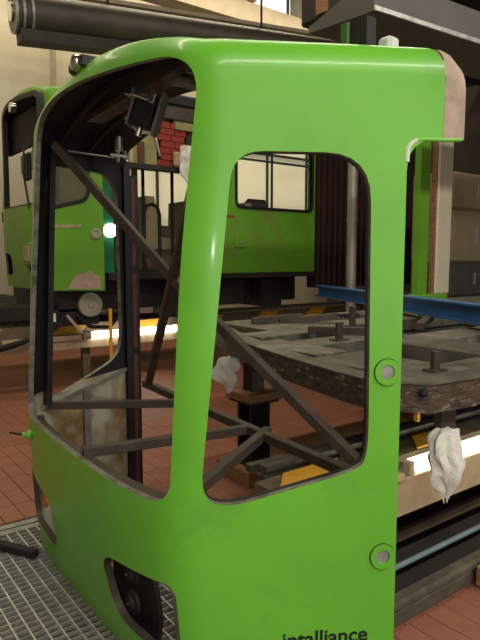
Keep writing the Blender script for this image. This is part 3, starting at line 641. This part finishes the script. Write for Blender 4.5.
# bare primer patch at the foot of the cab side
pp = [fm(near(s, z, -.004)) for s, z in [(.30, .02), (.745, .02), (.745, .17), (.66, .19), (.60, .25), (.54, .20), (.44, .19), (.36, .13)]]
build(MB().prism(pp, (0, .006, 0)), 'primer_patch', 'primer', ft)
build(MB().bar(fm(near(.10, .74, -.003)), fm(near(.50, .75, -.003)), .006, .03), 'primer_streak', 'primer', ft)
# body behind the doorway
TY = 6.46
def sidewall(x0, x1, z0, z1, wx0, wx1, wz0, wz1, name='side_wall', m='green_far'):
    o_ = [(x0, z0), (x1, z0), (x1, z1), (x0, z1)]; i_ = fillet([(wx0, wz0), (wx1, wz0), (wx1, wz1), (wx0, wz1)], .08, 5)
    a, b_, c_, d_ = wx0, wx1, wz0, wz1; w = MB()
    w.box(x0, wx0, TY, TY+.05, z0, z1); w.box(wx1, x1, TY, TY+.05, z0, z1); w.box(wx0, wx1, TY, TY+.05, z0, wz0); w.box(wx0, wx1, TY, TY+.05, wz1, z1); build(w, name, m, ft)
    oo = fillet([(wx0-.04, wz0-.04), (wx1+.04, wz0-.04), (wx1+.04, wz1+.04), (wx0-.04, wz1+.04)], .12, 5)
    build(MB().ring_prism([(p.x, TY-.012, p.y) for p in oo], [(p.x, TY-.012, p.y) for p in i_], (0, .05, 0)), 'window_rubber', 'black_metal', ft)
sidewall(4.22, 6.24, 1.37, 3.45, 4.80, 6.16, 2.30, 3.12)
build(MB().box(4.80, 6.16, TY+.03, TY+.05, 2.92, 2.95).box(5.42, 5.45, TY+.03, TY+.05, 2.30, 3.12), 'window_bar', 'mullion', ft)
build(MB().box(4.75, 4.95, TY-.012, TY, 1.74, 1.95, .008), 'side_hatch', 'green_far', ft); build(MB().box(4.82, 4.88, TY-.02, TY-.012, 1.81, 1.84), 'hatch_catch', 'galv_dull', ft)
build(MB().box(4.24, 4.75, TY-.004, TY, 2.14, 2.17).box(4.24, 4.5, TY-.004, TY, 2.24, 2.26), 'primer_streak', 'red_primer', ft)
build(MB().box(4.22, 6.24, TY-.01, TY+.04, 1.33, 1.40), 'skirt_edge', 'dark_steel', ft)
# doorway header with bare primer panels
build(MB().box(2.86, 4.22, TY, TY+.06, 3.30, 3.45), 'door_header', 'brace', ft)
build(MB().box(2.86, 4.4, TY-.02, TY+.10, 2.66, 2.72), 'door_track', 'dark_steel', ft)
build(MB().box(2.88, 3.0, TY+.02, TY+.08, 2.72, 3.30), 'door_panel', 'inner', ft)
build(MB().box(3.26, 3.60, TY+.03, TY+.08, 2.72, 3.12), 'door_panel', 'olive', ft); build(MB().box(3.22, 3.27, TY, TY+.04, 2.72, 3.14), 'door_panel', 'cream_beam', ft); build(MB().box(3.34, 3.42, TY, TY+.03, 2.72, 2.98), 'door_panel', 'red_post', ft)
for r_ in range(7):
    for q_ in range(2): build(MB().box(3.60+q_*.2+(.06 if r_ % 2 else 0), 3.79+q_*.2+(.06 if r_ % 2 else 0), TY+.02, TY+.07, 2.72+r_*.077, 2.79+r_*.077, .004), 'primer_panel', 'red_primer', ft)
build(MB().box(4.02, 4.2, TY+.02, TY+.07, 2.72, 3.26), 'door_panel', 'inner', ft); build(MB().box(3.85, 4.2, TY+.0, TY+.03, 3.18, 3.27), 'door_panel', 'olive', ft)  # the black panel stands in for a dark opening below the olive band
build(MB().box(3.80, 3.98, TY-.06, TY, 2.72, 2.9, .02), 'door_motor', 'tan', ft)
# roof, floor, far side wall with windows, interior
build(MB().box(4.2, 6.24, TY, 9.0, 3.45, 3.55, .03), 'roof', 'green_far', ft); build(MB().box(2.86, 4.2, TY-.02, 9.0, 3.45, 3.60, .03), 'door_roof_panel', 'dark_steel', ft); build(MB().box(2.95, 6.24, TY+.05, 9.0, 1.34, 1.42), 'floor_plate', 'dark_steel', ft)
w = MB(); w.box(2.9, 6.12, 8.95, 9.0, 1.42, 2.15); w.box(2.9, 6.12, 8.95, 9.0, 3.2, 3.45)
for x in (2.9, 4.5, 6.02): w.box(x, x+.1, 8.95, 9.0, 2.15, 3.2)
build(w, 'rear_side_wall', 'tan', ft)
for x in (3.3, 3.62, 4.05): build(MB().cyl((x, 6.9, 1.42), (x, 6.9, 3.4), .022), 'grab_pole', 'rubber', ft, True)
build(MB().tube([(3.55, 6.75, 1.42), (3.55, 6.75, 2.15), (3.58, 6.75, 2.25), (3.66, 6.75, 2.28), (3.74, 6.75, 2.25), (3.77, 6.75, 2.15), (3.77, 6.75, 1.42)], .025, 8), 'grab_rail', 'rubber', ft, True)
for (x, dx) in ((3.95, 0), (4.75, .0), (5.6, 0)):
    build(MB().prism([(x-.2, 7.1, 1.42+.3), (x+.34, 7.1, 1.42+.3), (x+.30, 7.1, 1.86), (x+.04, 7.1, 1.88), (x-.06, 7.1, 2.42), (x-.18, 7.1, 2.42)], (0, .8, 0)), 'passenger_seat', 'tan', ft)
for x in (4.9, 5.75): build(MB().box(x-.22, x+.22, 7.2, 7.3, 2.2, 2.5, .06), 'headrest', 'cabinet_dark', ft)
lo = build(MB().lathe((3.05, 6.66, 1.93), (-.5, -.86, .0), [(.07, -.06), (.085, 0), (.06, .02), (.02, .03)], 20), 'door_glint', 'glint_glow', ft, True)  # emissive oval stands in for a flash reflection, not a lit lamp
for v in lo.data.vertices: pass
build(MB().box(2.98, 3.12, 6.72, 6.8, 1.42, 3.3), 'door_leaf', 'green_glass', ft)
# running gear
build(MB().box(2.5, 6.3, 6.95, 8.8, .95, 1.34), 'equipment_box', 'dark_steel', ft)
for e_ in [(2.4, 3.0, 6.95, 7.1, .78, .98), (3.9, 4.2, 6.75, 7.2, .85, 1.3), (4.6, 5.1, 6.7, 7.2, .95, 1.3), (5.4, 5.8, 6.7, 7.2, .9, 1.3)]: build(MB().box(*e_), 'equipment_box', 'dark_steel', ft)
build(MB().lathe((2.86, 6.86, 1.03), (-.15, -1, 0), [(.15, -.12), (.15, 0), (.14, .012), (.04, .014), (.03, .03), (.01, .03)], 28), 'brake_disc', 'disc', ft, True)
for x in (3.3, 4.9): build(MB().lathe((x, 7.54, .98), (0, -1, 0), [(.32, -.1), (.34, -.02), (.32, 0), (.27, .01), (.12, .03), (.08, .06)], 32), 'wheel', 'dark_steel', ft, True)
build(MB().bar((2.55, 6.84, .92), (2.72, 6.80, .70), .05, .03), 'broken_bracket', 'primer', ft)
build(MB().box(2.36, 2.42, 6.85, 6.88, .85, .95), 'data_plate', 'white_paint', ft)
build(MB().box(1.7, 2.4, 7.4, 8.2, .80, 1.02, .03), 'coupler', 'dark_steel', ft)
for k in range(3): build(MB().tube([(2.5, 6.95+.05*k, .95), (2.3, 6.9+.05*k, .70), (2.0, 6.95+.05*k, .62-.02*k), (1.6, 7.1+.08*k, .5-.02*k), (1.2, 7.1+.1*k, .25)], .03, 8), 'air_hose', 'rubber', ft, True)
build(MB().tube([(2.7, 6.9, .9), (2.85, 6.85, .76), (3.1, 6.85, .74), (3.35, 6.95, .95)], .025, 8), 'air_hose', 'rubber', ft, True)
# gangway bellows
for i in range(22):
    x = 6.28+i*.12; build(MB().prism([(x, TY+.12, 1.15), (x+.062, TY-.0, 1.15), (x+.125, TY+.12, 1.15), (x+.125, TY+.2, 1.15), (x, TY+.2, 1.15)], (0, 0, 2.5)), 'bellows_fold', 'maroon', ft)
rag('cleaning_rag', (3.95, 6.345, 2.97), .48, .18, 'white cloth hanging inside the rear tram doorway, beside the cab pillar', 23)

# ------------------------------------------------------------------ right background
bp = thing('body_pillar', (5.55, 4.0, FZ), 'green and cream vehicle body pillar standing behind the blue beam', 'pillar')
build(MB().box(5.455, 5.62, 4.02, 4.10, 1.10, 3.2), 'outer_skin', 'green_far', bp)
build(MB().box(5.64, 5.90, 3.92, 4.0, 1.2, 3.2, .015), 'inner_panel', 'cream_post', bp)
build(MB().box(5.622, 5.640, 3.94, 4.0, 1.2, 3.2), 'rusty_seam', 'wood', bp); build(MB().box(5.90, 5.96, 3.98, 4.06, 1.2, 3.2), 'rear_flange', 'cream_beam', bp)
build(MB().box(5.42, 5.84, 3.9, 4.12, FZ+.005, 1.2, .01), 'foot', 'green_far', bp)
tag(build(MB().box(6.0, 9.5, 3.4, 5.6, 1.0, 1.10).box(6.05, 6.15, 3.45, 3.55, 0, 1.0).box(9.3, 9.4, 3.45, 3.55, 0, 1.0).box(6.05, 6.15, 5.4, 5.5, 0, 1.0).box(9.3, 9.4, 5.4, 5.5, 0, 1.0), 'work_platform', 'kerb'), 'grey work platform carrying the stacked lockers at the right', 'platform')
LK = [(1.10, 1.54, 'cabinet_dark', 'dark grey locker at the bottom of the stack by the cream pillar'), (1.545, 2.21, 'cabinet_tan', 'tan locker in the middle of the stack by the cream pillar'), (2.215, 2.68, 'cabinet_tan', 'tan locker on top of the stack by the cream pillar')]
for z0, z1, mm, lb in LK:
    t = thing('locker', (7.2, 4.7, z0), lb, 'locker', 'stacked lockers'); build(MB().box(6.62, 8.2, 4.42, 5.0, z0, z1, .008), 'body', mm, t)
    for i in range(2):
        d = build(MB().box(6.64+i*.78, 7.40+i*.78, 4.40, 4.42, z0+.02, z1-.02, .004), 'door', mm, t)
        build(MB().box(7.16+i*.5, 7.18+i*.5, 4.385, 4.40, z0+(z1-z0)*.35, z0+(z1-z0)*.7), 'handle', 'galv_dull', d)
tag(build(MB().box(9.7, 9.75, 3.0, 9.5, 0, 4.6).box(9.7, 14, 9.5, 9.6, 0, 5.2), 'partition', 'wall_dark'), 'dark brown partition behind the lockers', 'partition')

# ------------------------------------------------------------------ overhead
dk = thing('overhead_duct', (4.6, 9.0, 4.7), 'large dark round duct under the ceiling at upper left', 'duct')
d0, d1 = Vector((2.66, 8.9, 5.05)), Vector((8.6, 8.3, 5.45)); dv = (d1-d0).normalized()
build(MB().cyl(d0, d1, .27, n=28), 'tube', 'duct', dk, True)
for t_ in (.0, .1, .22): build(MB().ring(d0+dv*t_, dv, .27, .29, .035), 'band', 'galv_dull', dk, True)
build(MB().cyl(d0-dv*.03, d0, .13, n=20), 'end_cap', 'chrome', dk, True)
build(MB().bar(d0+dv*.08+Vector((0, .0, -.33)), d1+Vector((0, .0, -.33)), .30, .16), 'shadow_strip', 'dark_steel', dk)  # dark bar modelled in place of the shadow beneath the duct
build(MB().bar(d0+dv*.2+Vector((0, .1, .36)), d1+Vector((0, .1, .36)), .2, .06), 'top_tray', 'beige', dk)
for t_ in (1.4, 4.2): build(MB().cyl(d0+dv*t_, (d0+dv*t_).xy.to_3d()+Vector((0, 0, 9)), .02), 'hanger_rod', 'dark_steel', dk)
tr = thing('cable_tray', (4.6, 3.2, 3.3), 'grey overhead cable tray with pale lower edge at upper right', 'tray')
t0, t1 = Vector((2.95, 2.56, 3.12)), Vector((6.2, 2.36, 3.12)); tv = t1-t0; sv = Vector((.06, .998, 0))
build(MB().prism([t0, t0+sv*.05, t0+sv*.62+Vector((0, 0, .05)), t0+sv*.62+Vector((0, 0, .09)), t0+Vector((0, 0, .22))], tv), 'trough', 'tray_grey', tr)
build(MB().prism([t0-sv*.012, t0+sv*.0, t0+Vector((0, 0, .028)), t0-sv*.012+Vector((0, 0, .028))], tv), 'lower_edge', 'galv', tr)
for t_ in (.15, .62): build(MB().cyl(t0+tv*t_+sv*.3+Vector((0, 0, .1)), t0+tv*t_+sv*.3+Vector((0, 0, 5.85)), .015), 'hanger_rod', 'dark_steel', tr)
gr = thing('overhead_girder', (5, 5.5, 4.2), 'dark rusty overhead girder with boxes and pipes above the cab roof', 'girder')
build(MB().box(5.6, 13, 5.4, 5.75, 4.45, 4.95).box(5.3, 5.62, 5.3, 5.8, 4.50, 5.3, .03), 'girder_beam', 'dark_steel', gr)
build(MB().box(6.2, 13, 4.8, 5.4, 4.35, 4.6), 'lower_box', 'inner', gr); build(MB().cyl((5.8, 5.33, 4.42), (12, 5.0, 4.3), .05), 'pipe', 'rail', gr, True)
build(MB().box(5.28, 5.33, 5.32, 5.5, 4.55, 5.2), 'rust_plate', 'wood', gr)
for x in (6.4, 9.0): build(MB().box(x, x+.1, 5.5, 5.6, 4.95, 9), 'hanger', 'dark_steel', gr)
hp = [(3.3, 1.75, 1.10), (3.34, 1.74, 1.5), (3.32, 1.74, 1.9), (3.3, 1.75, 2.2), (3.35, 1.72, 2.55), (3.5, 1.68, 2.7), (3.8, 1.6, 2.85), (4.6, 1.4, 3.6)]
P = [Vector(a).lerp(Vector(b_), j/5) for a, b_ in zip(hp, hp[1:]) for j in range(5)]
tag(build(MB().tube(P, .02, 8), 'black_hose', 'rubber', None, True), 'black hose looping down beside the primed roof end', 'hose')
